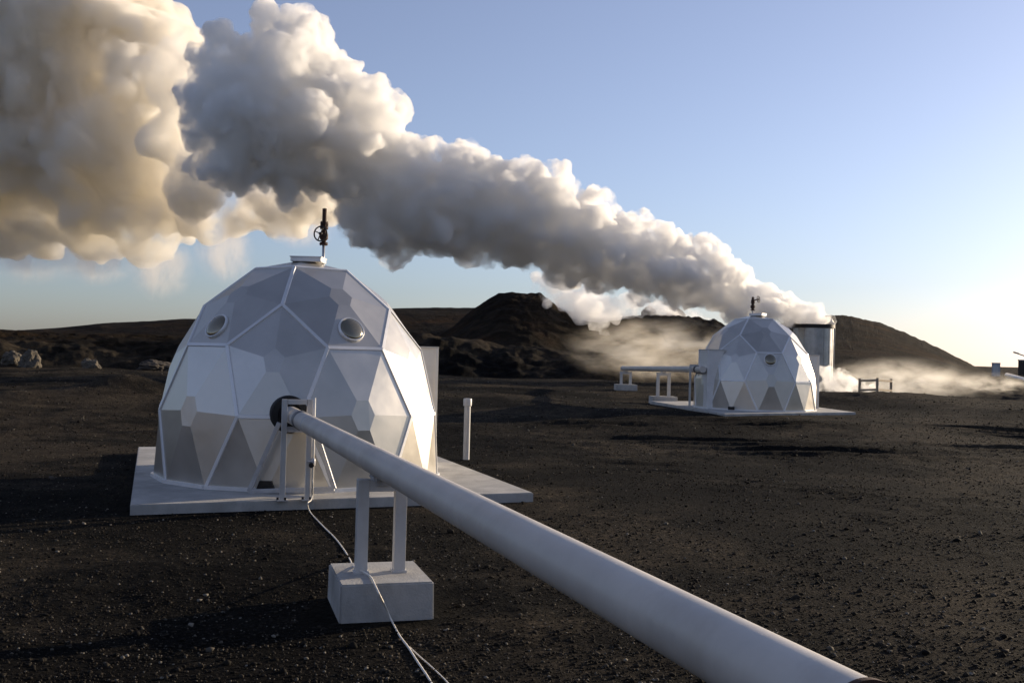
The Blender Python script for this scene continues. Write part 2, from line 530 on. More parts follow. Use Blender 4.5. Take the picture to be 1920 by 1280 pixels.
def terrain(x, y):
    x = np.asarray(x, float); y = np.asarray(y, float)
    r = np.hypot(x, y)
    az = np.arctan2(x, y)
    z = 0.46 * sstep(19, 40, r)
    # basin behind the crest on the right hand side
    rightm = sstep(0.25, 0.36, az)
    z = z - 1.5 * sstep(47.5, 56, r) * rightm + 0.10 * np.exp(-((r - 46.5) / 3.0) ** 2) * rightm
    # low black heap left of the near dome
    z = z + 0.55 * np.exp(-(((x + 11.6) / 1.25) ** 2 + ((y - 31.5) / 1.6) ** 2))
    # levelled ground round the distant dome
    k2 = 1 - sstep(5.5, 9.0, np.hypot(x - 8.1, y - 35.0))
    z = z * (1 - k2) + 0.265 * k2
    # small scale relief
    keep = np.ones_like(x)
    for cx, cy, rr in ((-3.0, 15.2, 4.6), (8.1, 35.0, 6.4), (-0.93, 7.87, 0.75)):
        keep = np.minimum(keep, sstep(rr * 0.8, rr * 1.35, np.hypot(x - cx, y - cy)))
    z = z + (0.13 * fbm2(x, y, 5.0, 3) + 0.055 * fbm2(x, y, 1.1, 5, 0.6, 3.0)) * (0.12 + 0.88 * keep)
    z = z + 0.42 * fbm2(x, y, 12.0, 3, 0.5, 8.0) * sstep(14, 30, r) * (0.3 + 0.7 * keep)
    # old vehicle ruts crossing the flat ground
    wob = 1.2 * np.sin(x * 0.22) + 0.5 * np.sin(x * 0.61 + 1)
    for yc, dep, sl in ((26.0, 0.13, 0.10), (27.7, 0.13, 0.10), (21.0, 0.10, -0.16), (22.7, 0.10, -0.16), (15.4, 0.06, -0.3), (17.1, 0.06, -0.3)):
        d = (y - (yc + sl * (x - 4) + wob)) / math.sqrt(1 + sl * sl)
        z = z + (-dep * np.exp(-(d / 0.24) ** 2) + 0.6 * dep * np.exp(-((np.abs(d) - 0.48) / 0.2) ** 2)) * keep * sstep(-0.5, 2.5, x + 0.0) * (0.55 + 0.45 * np.sin(x * 0.9 + yc))
    moss = sstep(70, 80, r) * (0.6 + 0.4 * (fbm2(x, y, 20, 3, 0.5, 2.0) > 0))
    rough = fbm2(x, y, 9.0, 5, 0.6, 1.0)
    lump = np.abs(fbm2(x, y, 4.2, 4, 0.55, 4.0))
    # scarp: rises over a few metres and goes over into a plateau
    hs = np.interp(az, *C_SCARP)
    up = sstep(62, R_SCARP, r + 5.0 * rough)
    s = hs * up + (rough * 0.6 + lump * 0.7 - 0.22) * up * (r < 300) * (1 - 0.6 * sstep(78, 92, r))
    s = np.where(r > R_SCARP, s - (r - R_SCARP) * 0.004, s)
    s = np.where(hs < 0.6, -9, s)
    z = np.maximum(z, s)
    # far ridge on the left
    hf = np.interp(az, *C_FAR)
    f = hf * sstep(78, R_FAR, r) ** 0.9 + rough * 0.30 * sstep(80, 100, r)
    f = np.where(r > R_FAR, hf - (r - R_FAR) * 0.035, f)
    z = np.maximum(z, np.where(r > 76, f, -9))
    # lava mound in the middle
    hm = np.interp(az, *C_MOUND)
    inside = sstep(0.3, 1.2, hm)
    prof = np.where(r < R_MOUND, sstep(66, R_MOUND, r) ** 0.75, 1 - sstep(R_MOUND, R_MOUND + 45, r))
    m = (hm * prof + (rough * 0.8 + lump * 0.7 - 0.25 + 0.35 * fbm2(x, y, 2.2, 4, 0.6, 9.0)) * prof * (0.35 + 0.65 * (r < R_MOUND - 4))) * inside - 9 * (1 - inside)
    z = np.maximum(z, m)
    # smooth hill behind the stack
    hh = np.interp(az, *C_HILL)
    prof = np.where(r < R_HILL, sstep(95, R_HILL, r), 1 - sstep(R_HILL, R_HILL + 260, r))
    ins = sstep(-4.0, 1.0, hh)
    m = (hh * prof + (0.55 * rough + 0.5 * fbm2(x, y, 26.0, 4, 0.6, 5.0) + 0.6 * lump - 0.15) * prof) * ins - 9 * (1 - ins)
    z = np.where(r > 60, np.maximum(z, m), z)
    # unseen straw-pale hill added behind the viewer for warm reflections in the dome
    back = np.maximum(sstep(1.7, 2.2, az), sstep(0.85, 1.35, -az))
    z = z + back * 17.0 * sstep(40, 130, r) * (1 + 0.15 * rough)
    moss = moss + back * sstep(45, 80, r) * 2
    # far plain on the right
    far = sstep(150, 700, r)
    z = np.where(r > 150, np.maximum(z, 1.0 * far + 1.2 * fbm2(x, y, 120, 3) * far), z)
    return z, np.clip(moss, 0, 2)

def ground_z(x, y):
    return float(terrain(np.array([x]), np.array([y]))[0][0])

def build_ground():
    a_f = np.linspace(-0.52, 0.52, 1000)
    a_b = np.linspace(0.52, 2 * math.pi - 0.52, 220)[1:-1]
    A = np.concatenate([a_f, a_b])
    Rr = np.concatenate([np.geomspace(0.6, 3.5, 30)[:-1], np.geomspace(3.5, 60, 560)[:-1], np.geomspace(60, 150, 190)[:-1], np.geomspace(150, 6000, 90)])
    na, nr = len(A), len(Rr)
    rr, aa = np.meshgrid(Rr, A, indexing='ij')
    x = (rr * np.sin(aa)).ravel(); y = (rr * np.cos(aa)).ravel()
    z, moss = terrain(x, y)
    V = np.column_stack([x, y, z])
    c = np.array([[0, 0, ground_z(0, 0.01)]])
    V = np.vstack([V, c])
    i, j = np.meshgrid(np.arange(nr - 1), np.arange(na), indexing='ij')
    j2 = (j + 1) % na
    q = np.stack([i * na + j, i * na + j2, (i + 1) * na + j2, (i + 1) * na + j], -1).reshape(-1, 4)[:, ::-1]
    k = np.arange(na)
    tri = np.column_stack([np.full(na, nr * na), (k + 1) % na, k])[:, ::-1]
    me = bpy.data.meshes.new('ground')
    me.vertices.add(len(V)); me.vertices.foreach_set('co', V.ravel())
    nl = q.size + tri.size
    me.loops.add(nl); me.loops.foreach_set('vertex_index', np.concatenate([q.ravel(), tri.ravel()]).astype(np.int32))
    me.polygons.add(len(q) + len(tri))
    st = np.concatenate([np.arange(len(q)) * 4, q.size + np.arange(len(tri)) * 3]).astype(np.int32)
    me.polygons.foreach_set('loop_start', st)
    me.update(calc_edges=True); me.validate()
    me.polygons.foreach_set('use_smooth', np.ones(len(me.polygons), bool))
    at_ = me.attributes.new('moss', 'FLOAT', 'POINT')
    at_.data.foreach_set('value', np.append(moss, 0).astype(np.float32))
    me.materials.append(M_GROUND)
    o = bpy.data.objects.new('ground', me)
    COL.objects.link(o)
    tag(o, 'dark volcanic gravel ground rising to brown lava mounds and hills', 'ground', kind='structure')
build_ground()

# ------------------------------------------------------------------ concrete pads
def pad(corners, ztop, label, joints=True):
    bm = bmesh.new()
    top = [Vector((c[0], c[1], ztop)) for c in corners]
    bot = [Vector((c[0], c[1], ztop - 0.45)) for c in corners]
    vt = [bm.verts.new(v) for v in top]; vb = [bm.verts.new(v) for v in bot]
    bm.faces.new(vt); bm.faces.new(vb[::-1])
    n = len(vt)
    for i in range(n):
        bm.faces.new((vt[i], vb[i], vb[(i + 1) % n], vt[(i + 1) % n]))
    bm.normal_update()
    bmesh.ops.recalc_face_normals(bm, faces=bm.faces)
    bmesh.ops.bevel(bm, geom=[e for e in bm.edges if all(v.co.z > ztop - 0.01 for v in e.verts)], offset=0.012, segments=2, affect='EDGES')
    o = link('concrete_pad', bm, M_CONC)
    return tag(o, label, 'concrete pad', 'concrete pads under the domes')
PAD1_Z, PAD2_Z = 0.12, 0.345
pad([(-4.27, 11.83), (0.33, 13.75), (-1.95, 20.3), (-6.6, 18.6)], PAD1_Z, 'concrete slab under the large near dome')
pad([(6.3, 30.6), (11.14, 33.7), (10.4, 40.6), (5.15, 38.6)], PAD2_Z, 'concrete slab under the small distant dome')

# ------------------------------------------------------------------ geodesic domes
PHI5 = 2 * math.pi / 5
def _sph(p, a): return Vector((math.sin(p) * math.sin(a), -math.sin(p) * math.cos(a), math.cos(p)))
_pa = math.atan(2)
ICO = [_sph(0, 0)] + [_sph(_pa, k * PHI5) for k in range(5)] + [_sph(math.pi - _pa, (k + .5) * PHI5) for k in range(5)] + [_sph(math.pi, 0)]
DOME_R, DOME_SZ, DOME_RB = 2.0, 1.3055, 1.0135
Z_BASE = -0.1876

def tv(i, j):
    return (ICO[i] * 2 / 3 + ICO[j] / 3).normalized()
def dpt(v):
    """unit-sphere point to the dome's own frame (base at z = 0)"""
    low = v.z < -0.1
    rb = DOME_RB if low else 1.0
    z = Z_BASE if low else v.z
    return Vector((v.x * DOME_R * rb, v.y * DOME_R * rb, (z - Z_BASE) * DOME_R * DOME_SZ))

def soccer():
    """(centre, ring) of each pentagon and hexagon face of the truncated icosahedron above the base"""
    faces = []
    nb = {i: [j for j in range(12) if j != i and (ICO[i] - ICO[j]).length < 1.1] for i in range(12)}
    def order(c, pts):
        c = c.normalized()
        ref = (pts[0] - c * pts[0].dot(c)).normalized()
        o = c.cross(ref)
        return sorted(pts, key=lambda p: math.atan2(p.dot(o), p.dot(ref)))
    for i in range(6):
        faces.append((ICO[i], order(ICO[i], [tv(i, j) for j in nb[i]])))
    done = set()
    for i in range(12):
        for j in nb[i]:
            for k in nb[i]:
                if k in nb[j]:
                    key = tuple(sorted((i, j, k)))
                    if key in done: continue
                    done.add(key)
                    c = (ICO[i] + ICO[j] + ICO[k]).normalized()
                    if c.z < -0.3: continue
                    faces.append((c, order(c, [tv(a, b) for a in key for b in key if a != b])))
    return faces
SOCCER = soccer()

def make_dome(loc, rz, label):
    root = empty('geodesic_dome', loc, rz)
    tag(root, label, 'dome', 'geodesic well domes')
    bm = bmesh.new()
    edges = {}
    ctr = Vector((0, 0, 1.0))
    def face(pts):
        n = (pts[1] - pts[0]).cross(pts[2] - pts[0])
        m = sum(pts, Vector()) / len(pts)
        if n.dot(m - ctr) < 0: pts = pts[::-1]
        bm.faces.new([bm.verts.new(p) for p in pts])
    def key(p): return (round(p.x, 3), round(p.y, 3), round(p.z, 3))
    for c, ring in SOCCER:
        n = len(ring)
        full = all(v.z > -0.25 for v in ring)
        cp = dpt(c)
        rp = [dpt(v) for v in ring]
        t = 0.21 if full else 0.0
        hub = [cp.lerp(p, t) for p in rp]
        if full:
            face(hub)
        for k in range(n):
            a, b = ring[k], ring[(k + 1) % n]
            if a.z < -0.25 or b.z < -0.25: continue
            pa, pb = rp[k], rp[(k + 1) % n]
            if full: face([pa, pb, hub[(k + 1) % n], hub[k]])
            else: face([pa, pb, cp])
            nn = (pb - pa).cross(cp - pa).normalized()
            if nn.dot((pa + pb) / 2 - ctr) < 0: nn = -nn
            e = edges.setdefault(tuple(sorted((key(pa), key(pb)))), [pa, pb, []])
            e[2].append(nn)
    link('panel_shell', bm, M_PANEL, root)
    # folded strips over the seams between the faces
    bs = bmesh.new()
    for pa, pb, ns in edges.values():
        if pa.z < 0.05 and pb.z < 0.05: continue
        n = sum(ns, Vector()).normalized()
        d = (pb - pa).normalized()
        w = d.cross(n).normalized() * 0.027
        o1, o2 = n * 0.008, n * 0.018
        prof = [-w * 1.0 + o1 - n * 0.012, -w * 0.8 + o2 - n * 0.004, w * 0.8 + o2 - n * 0.004, w + o1 - n * 0.012]
        A = [bs.verts.new(pa + q) for q in prof]; B = [bs.verts.new(pb + q) for q in prof]
        for k in range(4):
            bs.faces.new((A[k], A[(k + 1) % 4], B[(k + 1) % 4], B[k]))
        bs.faces.new(A[::-1]); bs.faces.new(B)
    bmesh.ops.recalc_face_normals(bs, faces=bs.faces)
    link('seam_strips', bs, M_STRIP, root)
    # base ring: the lowest polygon of the shell stands on a low folded flange
    br = bmesh.new()
    low = sorted({key(p) for e in edges.values() for p in e[:2] if p.z < 0.02} | {key(dpt(c)) for c, ring in SOCCER if not all(v.z > -0.25 for v in ring)}, key=lambda p: math.atan2(p[1], p[0]))
    low = [Vector((p[0], p[1], 0)) for p in low]
    for k in range(len(low)):
        a, b = low[k], low[(k + 1) % len(low)]
        bar(br, a * 1.008 + Vector((0, 0, 0.022)), b * 1.008 + Vector((0, 0, 0.022)), 0.05, 0.044)
    link('base_flange', br, M_STRIP, root)
    # roof hatch
    bh = bmesh.new()
    top = dpt(ICO[0]).z
    box(bh, (0.06, 0, top - 0.008), (0.44, 0.42, 0.06), 0.008)
    box(bh, (0.06, 0, top + 0.03), (0.46, 0.44, 0.016), 0.004)
    link('roof_hatch', bh, M_STRIP, root)
    return root

def porthole(root, tri, r, shift=0.0):
    """round bubble window on the triangle (three dome points)"""
    p = [dpt(v) for v in tri]
    c = sum(p, Vector()) / 3
    c = c.lerp((p[1] + p[2]) / 2, shift)
    n = (p[1] - p[0]).cross(p[2] - p[0]).normalized()
    if n.dot(c - Vector((0, 0, 1))) < 0: n = -n
    bm = bmesh.new()
    lathe(bm, [(r + 0.022, -0.02), (r + 0.022, 0.02), (r + 0.012, 0.034), (r, 0.034), (r - 0.012, 0.02), (r - 0.012, -0.02)], c, n, 40, cap=False)
    w = link('window', bm, M_STRIP, root, smooth=True)
    w.data.shade_flat()
    bg_ = bmesh.new()
    prof = [(r * math.cos(a), 0.012 + r * 0.34 * math.sin(a)) for a in np.linspace(0, math.pi / 2 * 0.97, 10)]
    lathe(bg_, prof, c, n, 40)
    link('glass', bg_, M_GLASS, w, smooth=True)
    return w

def fcv(i, j, k): return (ICO[i] + ICO[j] + ICO[k]).normalized()

D1 = Vector((-3.0407, 15.1366, PAD1_Z))
D2 = Vector((8.0608, 34.5785, PAD2_Z))
dome1 = make_dome(D1, -0.0004, 'large near white geodesic dome with a pipe entering its front')
porthole(dome1, (fcv(0, 1, 2), tv(1, 2), tv(2, 1)), 0.165)
porthole(dome1, (fcv(0, 1, 5), tv(1, 5), tv(5, 1)), 0.165)
dome2 = make_dome(D2, -0.58997, 'small distant white geodesic dome in front of the steam stack')
porthole(dome2, (fcv(1, 2, 6), tv(1, 2), tv(2, 1)), 0.18, 0.22)

def loc_in(root, p):
    """world point -> the dome's own frame"""
    return Matrix.Rotation(-root.rotation_euler.z, 3, 'Z') @ (Vector(p) - Vector(root.location))

# pipe axis (world)
PIPE_P = Vector((-2.7814, 13.2, 1.1033)); PIPE_D = Vector((math.sin(0.321187), -math.cos(0.321187), 0.0002)).normalized(); PIPE_R = 0.103
def pipe_at(Y):
    return PIPE_P + PIPE_D * ((Y - PIPE_P.y) / PIPE_D.y)

bm = bmesh.new()          # black disc painted for the dark hole where the pipe goes in
c = loc_in(dome1, pipe_at(13.18) + Vector((-0.01, 0, 0)))
lathe(bm, [(0.235, -0.45), (0.235, 0.05), (0.225, 0.075), (0.15, 0.075), (0.14, 0.03), (0.105, 0.03)], c, PIPE_D, 40)
link('pipe_hole_disc', bm, M_HOLE, dome1)
bm = bmesh.new()          # leaning frame under the pipe hole
YA = 13.02
pts = [(524, 792), (467, 921), (627, 916), (590, 800)]
W = [loc_in(dome1, at(px, py, YA)) for px, py in pts]
for a, b in ((0, 1), (1, 2), (2, 3)):
    bar(bm, W[a], W[b], 0.055, 0.05, Vector((0, 1, 0)), 0.006)
bar(bm, W[0] + Vector((0.03, 0.004, -0.09)), W[3] + Vector((-0.02, 0.004, -0.05)), 0.045, 0.04, Vector((0, 1, 0)), 0.004)
link('access_frame', bm, M_GALV, dome1)
bm = bmesh.new()          # vent slot
v = loc_in(dome1, at(497, 910, 13.10))
bv = [Vector((-0.115, 0, -0.055)), Vector((0.115, 0, -0.055)), Vector((0.075, 0, 0.055)), Vector((-0.075, 0, 0.055))]
A = [bm.verts.new(v + q) for q in bv]; B = [bm.verts.new(v + q + Vector((0, 0.12, 0))) for q in bv]
for k in range(4): bm.faces.new((A[k], A[(k + 1) % 4], B[(k + 1) % 4], B[k]))
bm.faces.new(A); bm.faces.new(B[::-1])
bmesh.ops.recalc_face_normals(bm, faces=bm.faces)
link('vent', bm, M_DARKIRON, dome1)

def porch(root, c, size, rz, door_side=-1):
    bm = bmesh.new()
    R = Matrix.Rotation(rz, 3, 'Z')
    box(bm, Vector(c) + Vector((0, 0, size[2] / 2)), size, 0.012, R)
    o = link('porch', bm, M_STRIP, root)
    b2 = bmesh.new()
    box(b2, Vector(c) + Vector((0, 0, size[2] + 0.012)), (size[0] + 0.06, size[1] + 0.06, 0.03), 0.004, R)
    link('porch_roof', b2, M_WHITE, o)
    for sx in (-1, 1):
        for sy in (-1, 1):
            b3 = bmesh.new()
            box(b3, Vector(c) + R @ Vector((sx * size[0] / 2, sy * size[1] / 2, size[2] / 2 - 0.004)), (0.05, 0.05, size[2]), 0.004, R)
            link('corner_trim', b3, M_STRIP, o)
    return o
P1 = at(811, 800, 16.7); P1.z = PAD1_Z
porch(dome1, loc_in(dome1, P1) + Vector((-0.31, 0.12, 0)), (0.62, 0.9, 1.87), math.radians(8))
P2 = at(1326, 766, 33.9); P2.z = PAD2_Z
porch(dome2, loc_in(dome2, P2) + Vector((0.1, 0.1, 0)), (0.58, 1.0, 1.88), 0.59 + math.radians(6))
P3 = at(1503, 760, 36.2); P3.z = PAD2_Z
porch(dome2, loc_in(dome2, P3), (0.75, 0.9, 1.80), 0.59 + math.radians(10))
bm = bmesh.new()
v = loc_in(dome2, at(1371, 765, 32.62))
box(bm, v, (0.2, 0.1, 0.1), 0.01, Matrix.Rotation(0.5, 3, 'Z'))
link('vent', bm, M_DARKIRON, dome2)

# ------------------------------------------------------------------ wellhead valves on the roofs
def valve(base, h, label, wheel_z, wheel_dir, wheel_off, fat=1.0):
    root = empty('wellhead_valve', base)
    tag(root, label, 'valve', 'valves on the dome roofs')
    bm = bmesh.new()
    lathe(bm, [(0.021, -0.3), (0.021, h * 0.36)], (0, 0, 0), seg=16)
    link('stem_pipe', bm, M_GALV, root, True)
    bm = bmesh.new()
    z0 = h * 0.33
    prof = [(0.062, z0), (0.062, z0 + 0.022), (0.034, z0 + 0.022), (0.036, z0 + 0.06), (0.06, z0 + 0.085), (0.062, z0 + 0.155), (0.036, z0 + 0.18), (0.034, z0 + 0.235), (0.06, z0 + 0.235), (0.06, z0 + 0.262), (0.035, z0 + 0.262), (0.035, z0 + 0.30), (0.058, z0 + 0.30), (0.058, z0 + 0.325), (0.032, z0 + 0.325), (0.032, h)]
    lathe(bm, [(r * fat, z) for r, z in prof], (0, 0, 0), seg=20)
    for k in range(6):
        a = k * math.pi / 3
        lathe(bm, [(0.009, z0 - 0.012), (0.009, z0 + 0.036)], (0.048 * math.cos(a), 0.048 * math.sin(a), 0), seg=6)
        lathe(bm, [(0.009, z0 + 0.222), (0.009, z0 + 0.34)], (0.048 * math.cos(a), 0.048 * math.sin(a), 0), seg=6)
    link('valve_body', bm, M_RUST, root)
    d = Vector(wheel_dir).normalized()
    wc = Vector((0, 0, wheel_z)) + d * wheel_off
    bm = bmesh.new()
    tube(bm, [Vector((0, 0, wheel_z)), wc + d * 0.02], 0.018, 8)
    link('yoke', bm, M_RUST, root)
    bm = bmesh.new()
    torus(bm, wc, d, 0.105, 0.011)
    M = axis_rot(d)
    for k in range(4):
        a = k * math.pi / 2 + 0.4
        tube(bm, [wc, wc + M @ Vector((0.105 * math.cos(a), 0.105 * math.sin(a), 0))], 0.008, 6)
    lathe(bm, [(0.024, -0.014), (0.024, 0.014)], wc, d, 10)
    link('handwheel', bm, M_DARKIRON, root, True)
    return root
b = at(606, 492, 15.3)
valve(b, 0.79, 'rusty valve with a round handwheel on the near dome roof', 0.41, (-0.35, -1, 0), 0.10)
b = at(1411, 594, 34.6)
valve(b, 0.66, 'rusty valve with a sideways handwheel on the distant dome roof', 0.55, (0.9, -0.7, 0.15), 0.20, 1.2)

# ------------------------------------------------------------------ main steam pipe
root = empty('steam_pipe', Vector((PIPE_P.x, PIPE_P.y, 0)))
tag(root, 'long white insulated pipe running from the near dome towards the viewer', 'pipe')
inv = Matrix.Translation(-Vector(root.location))
Y_END = 2.37
pe = pipe_at(Y_END)
bm = bmesh.new()
p0 = pipe_at(13.45)
L = (pe - p0).length
lathe(bm, [(PIPE_R, 0), (PIPE_R, L)], p0, PIPE_D, 64)
o = link('pipe_cladding', bm, M_PIPE, root, True, inv)
o.data.set_sharp_from_angle(angle=0.6)
bm = bmesh.new()
pb = pipe_at(12.02)
lathe(bm, [(PIPE_R + 0.002, -0.16), (PIPE_R + 0.008, -0.155), (PIPE_R + 0.008, 0.02), (PIPE_R + 0.002, 0.025)], pb, PIPE_D, 64, cap=False)
link('dark_band', bm, M_BAND, root, True, inv)
for Y, hw in ((11.35, 0.008),):
    bm = bmesh.new()
    lathe(bm, [(PIPE_R + 0.0005, -hw - .002), (PIPE_R + 0.003, -hw), (PIPE_R + 0.003, hw), (PIPE_R + 0.0005, hw + .002)], pipe_at(Y), PIPE_D, 64, cap=False)
    link('joint_ring', bm, M_GALV if Y > 10 else M_PIPE, root, True, inv)
bm = bmesh.new()
lathe(bm, [(PIPE_R + 0.001, -0.012), (PIPE_R + 0.006, -0.01), (PIPE_R + 0.006, 0.008), (PIPE_R - 0.01, 0.008), (PIPE_R - 0.012, 0.02)], pe, PIPE_D, 64)
link('end_ring', bm, M_RUST, root, False, inv)

# portal frame at the dome
root = empty('portal_support', (pipe_at(12.5).x, 12.5, PAD1_Z))
tag(root, 'slim white portal frame around the pipe right beside the near dome', 'pipe support')
inv = Matrix.Translation(-Vector(root.location))
side = PIPE_D.cross(Vector((0, 0, 1))).normalized()
if side.x < 0: side = -side
pc = pipe_at(12.5)
ztop = at(550, 748, 12.5).z
for s, off in ((-1, 0.148), (1, 0.148)):
    bm = bmesh.new()
    p = pc + side * s * off
    box(bm, (p.x, p.y, (ztop + PAD1_Z) / 2), (0.062, 0.062, ztop - PAD1_Z), 0.005, axis_rot(Vector((0, 0, 1)), PIPE_D))
    box(bm, (p.x, p.y, PAD1_Z + 0.008), (0.13, 0.13, 0.016), 0.002, axis_rot(Vector((0, 0, 1)), PIPE_D))
    link('post', bm, M_WHITE, root, False, inv)
    for q in (-1, 1):
        b2 = bmesh.new()
        lathe(b2, [(0.014, 0), (0.014, 0.03)], (p.x + 0.045 * q, p.y - 0.045, PAD1_Z + 0.014), seg=6)
        link('anchor_bolt', b2, M_DARKIRON, root, False, inv)
bm = bmesh.new()
bar(bm, pc - side * 0.113 + Vector((0, 0, ztop - pc.z - 0.032)), pc + side * 0.113 + Vector((0, 0, ztop - pc.z - 0.032)), 0.058, 0.058, Vector((0, 0, 1)), 0.004)
link('crossbar', bm, M_WHITE, root, False, inv)
bm = bmesh.new()
bar(bm, pc - side * 0.113 + Vector((0, 0, -PIPE_R - 0.028)), pc + side * 0.113 + Vector((0, 0, -PIPE_R - 0.028)), 0.05, 0.05, Vector((0, 0, 1)), 0.004)
link('saddle_bar', bm, M_GALV, root, False, inv)
# drain line with its small tap on the right post
pr = pc + side * 0.215 - Vector((0, 0.05, 0))
root = empty('drain_line', (pr.x, pr.y, PAD1_Z))
tag(root, 'thin white drain tube with a small tap along the right post of the portal frame', 'drain tube')
inv = Matrix.Translation(-Vector(root.location))
bm = bmesh.new()
tube(bm, [Vector((pr.x, pr.y, ztop + 0.02)), Vector((pr.x, pr.y, 0.9)), Vector((pr.x, pr.y, PAD1_Z))], 0.014, 10)
link('tube', bm, M_CABLE, root, True, inv)
bm = bmesh.new()
zt = at(568, 866, pr.y).z
lathe(bm, [(0.022, -0.05), (0.028, -0.03), (0.028, 0.03), (0.022, 0.05)], (pr.x, pr.y, zt), seg=12)
tube(bm, [(pr.x - 0.06, pr.y - 0.03, zt + 0.01), (pr.x, pr.y - 0.02, zt + 0.01)], 0.012, 8)
link('tap', bm, M_GALV, root, True, inv)
bm = bmesh.new()
lathe(bm, [(0.032, -0.01), (0.032, 0.012)], (pr.x - 0.01, pr.y - 0.045, zt - 0.03), Vector((0, 1, 0)), 10)
link('tap_handle', bm, M_DARKIRON, root, False, inv)

# ------------------------------------------------------------------ pipe supports on concrete blocks
def pipe_support(c, rz, block, gap, post_w, z_block, z_top, label, foot=0.12, group=None):
    """two posts and a beam on a concrete block; z_block = block top, z_top = underside of the pipe"""
    root = empty('pipe_support', (c[0], c[1], 0), rz)
    tag(root, label, 'pipe support', group)
    bm = bmesh.new()
    bx, by = block
    zb = -0.25
    v = []
    for z, k in ((zb, 1.0), (z_block, 0.975)):
        v.append([bm.verts.new((sx * bx / 2 * k, sy * by / 2 * k, z)) for sx, sy in ((-1, -1), (1, -1), (1, 1), (-1, 1))])
    bm.faces.new(v[0][::-1]); bm.faces.new(v[1])
    for k in range(4): bm.faces.new((v[0][k], v[0][(k + 1) % 4], v[1][(k + 1) % 4], v[1][k]))
    bmesh.ops.bevel(bm, geom=list(bm.edges), offset=0.012, segments=2, affect='EDGES')
    link('concrete_block', bm, M_CONC, root)
    zp = z_top - 0.03
    for s in (-1, 1):
        bm = bmesh.new()
        box(bm, (s * gap / 2, 0, (z_block + zp) / 2), (post_w, post_w, zp - z_block), 0.006)
        box(bm, (s * gap / 2, 0, z_block + 0.009), (post_w * 1.25, post_w * 1.25, 0.018), 0.002)
        link('post', bm, M_WHITE, root)
    bm = bmesh.new()
    box(bm, (0, 0, zp - post_w * 0.55), (gap - post_w, post_w * 0.9, post_w), 0.004)
    link('crossbeam', bm, M_WHITE, root)
    bm = bmesh.new()
    box(bm, (0, 0, z_top - 0.022), (0.16, 0.22, 0.02), 0.002)
    for s in (-1, 1):
        bar(bm, (s * 0.07, 0, z_top - 0.012), (s * 0.09, 0, z_top + 0.035), 0.012, 0.20, Vector((0, 1, 0)))
        lathe(bm, [(0.013, zp - post_w * 0.05), (0.013, z_top + 0.0)], (s * 0.075, -0.125, 0), seg=6)
    box(bm, (0, 0, zp - 0.014), (0.10, 0.12, 0.07), 0.004)
    link('saddle', bm, M_GALV, root)
    return root
blk_c = pipe_at(7.86)
pipe_support((blk_c.x + 0.055, blk_c.y), math.radians(16), (0.69, 0.80), 0.285, 0.088, 0.27, PIPE_P.z - PIPE_R,
             'white steel support on a large concrete block in the foreground')

# ------------------------------------------------------------------ cables
def cable(pts, r, label, group='white cables on the gravel'):
    bm = bmesh.new()
    rnd = random.Random(len(pts))
    P = catmull(pts, 10)
    tube(bm, P, r, 8)
    o = link('cable', bm, M_CABLE, smooth=True)
    return tag(o, label, 'cable', group)
def on_ground(px, py, lift=0.008):
    p = on_z(px, py, 0.0)
    for _ in range(6):
        p = on_z(px, py, ground_z(p.x, p.y) + lift)
    return p
zb = 0.278
c1 = [Vector((pr.x, pr.y - 0.01, PAD1_Z + 0.25)), Vector((pr.x, pr.y - 0.03, PAD1_Z + 0.03)), on_z(577, 943, PAD1_Z + 0.012)]
c1 += [on_ground(px, py) for px, py in ((582, 960), (605, 985), (628, 1008), (645, 1030), (656, 1048))]
c1 += [on_z(664, 1062, zb), on_z(692, 1078, zb), on_z(703, 1096, zb)]
c1 += [on_z(711, 1113, zb - 0.01), at(722, 1135, on_ground(740, 1168).y + 0.01), on_ground(736, 1166)]
c1 += [on_ground(px, py) for px, py in ((750, 1192), (765, 1212), (783, 1240), (800, 1265), (815, 1290), (840, 1330))]
cable(c1, 0.0068, 'white cable running from the portal frame over the concrete block')
c2 = [on_ground(px, py, 0.006) for px, py in ((768, 1212), (785, 1228), (810, 1250), (833, 1272), (850, 1292), (875, 1325))]
cable(c2, 0.004, 'thinner white cable branching off at the bottom of the photo')

# ------------------------------------------------------------------ bollard
bp = on_ground(874, 861, 0)
root = empty('bollard', bp)
tag(root, 'short white capped post on the gravel right of the near dome', 'bollard')
bm = bmesh.new()
lathe(bm, [(0.058, -0.2), (0.058, 1.06)], (0, 0, 0), seg=28)
link('tube', bm, M_WHITE, root, True).data.set_sharp_from_angle(angle=0.6)
bm = bmesh.new()
lathe(bm, [(0.06, 0.97), (0.077, 0.975), (0.077, 1.095), (0.072, 1.105), (0.03, 1.11)], (0, 0, 0), seg=28)
link('cap', bm, M_WHITE, root, True).data.set_sharp_from_angle(angle=0.6)

# ------------------------------------------------------------------ second pipe left of the distant dome
qa, qb = at(1168, 690.5, 48.0), at(1318, 692.5, 33.4)
root = empty('steam_pipe', Vector((qa.x, qa.y, 0)))
tag(root, 'short white pipe on low supports left of the distant dome', 'pipe')
inv = Matrix.Translation(-Vector(root.location))
bm = bmesh.new()
dq = (qb - qa)
lathe(bm, [(0.106, 0), (0.106, dq.length)], qa, dq, 32)
link('pipe_cladding', bm, M_PIPE, root, True, inv).data.set_sharp_from_angle(angle=0.6)
bm = bmesh.new()
lathe(bm, [(0.12, 0), (0.12, 0.05)], qa - dq.normalized() * 0.02, dq, 32)
link('end_flange', bm, M_GALV, root, False, inv)
bm = bmesh.new()
lathe(bm, [(0.125, 0), (0.125, 0.12)], qa + dq * 0.945, dq, 32)
link('collar', bm, M_DARKIRON, root, False, inv)
def on_q(t): return qa + dq * t
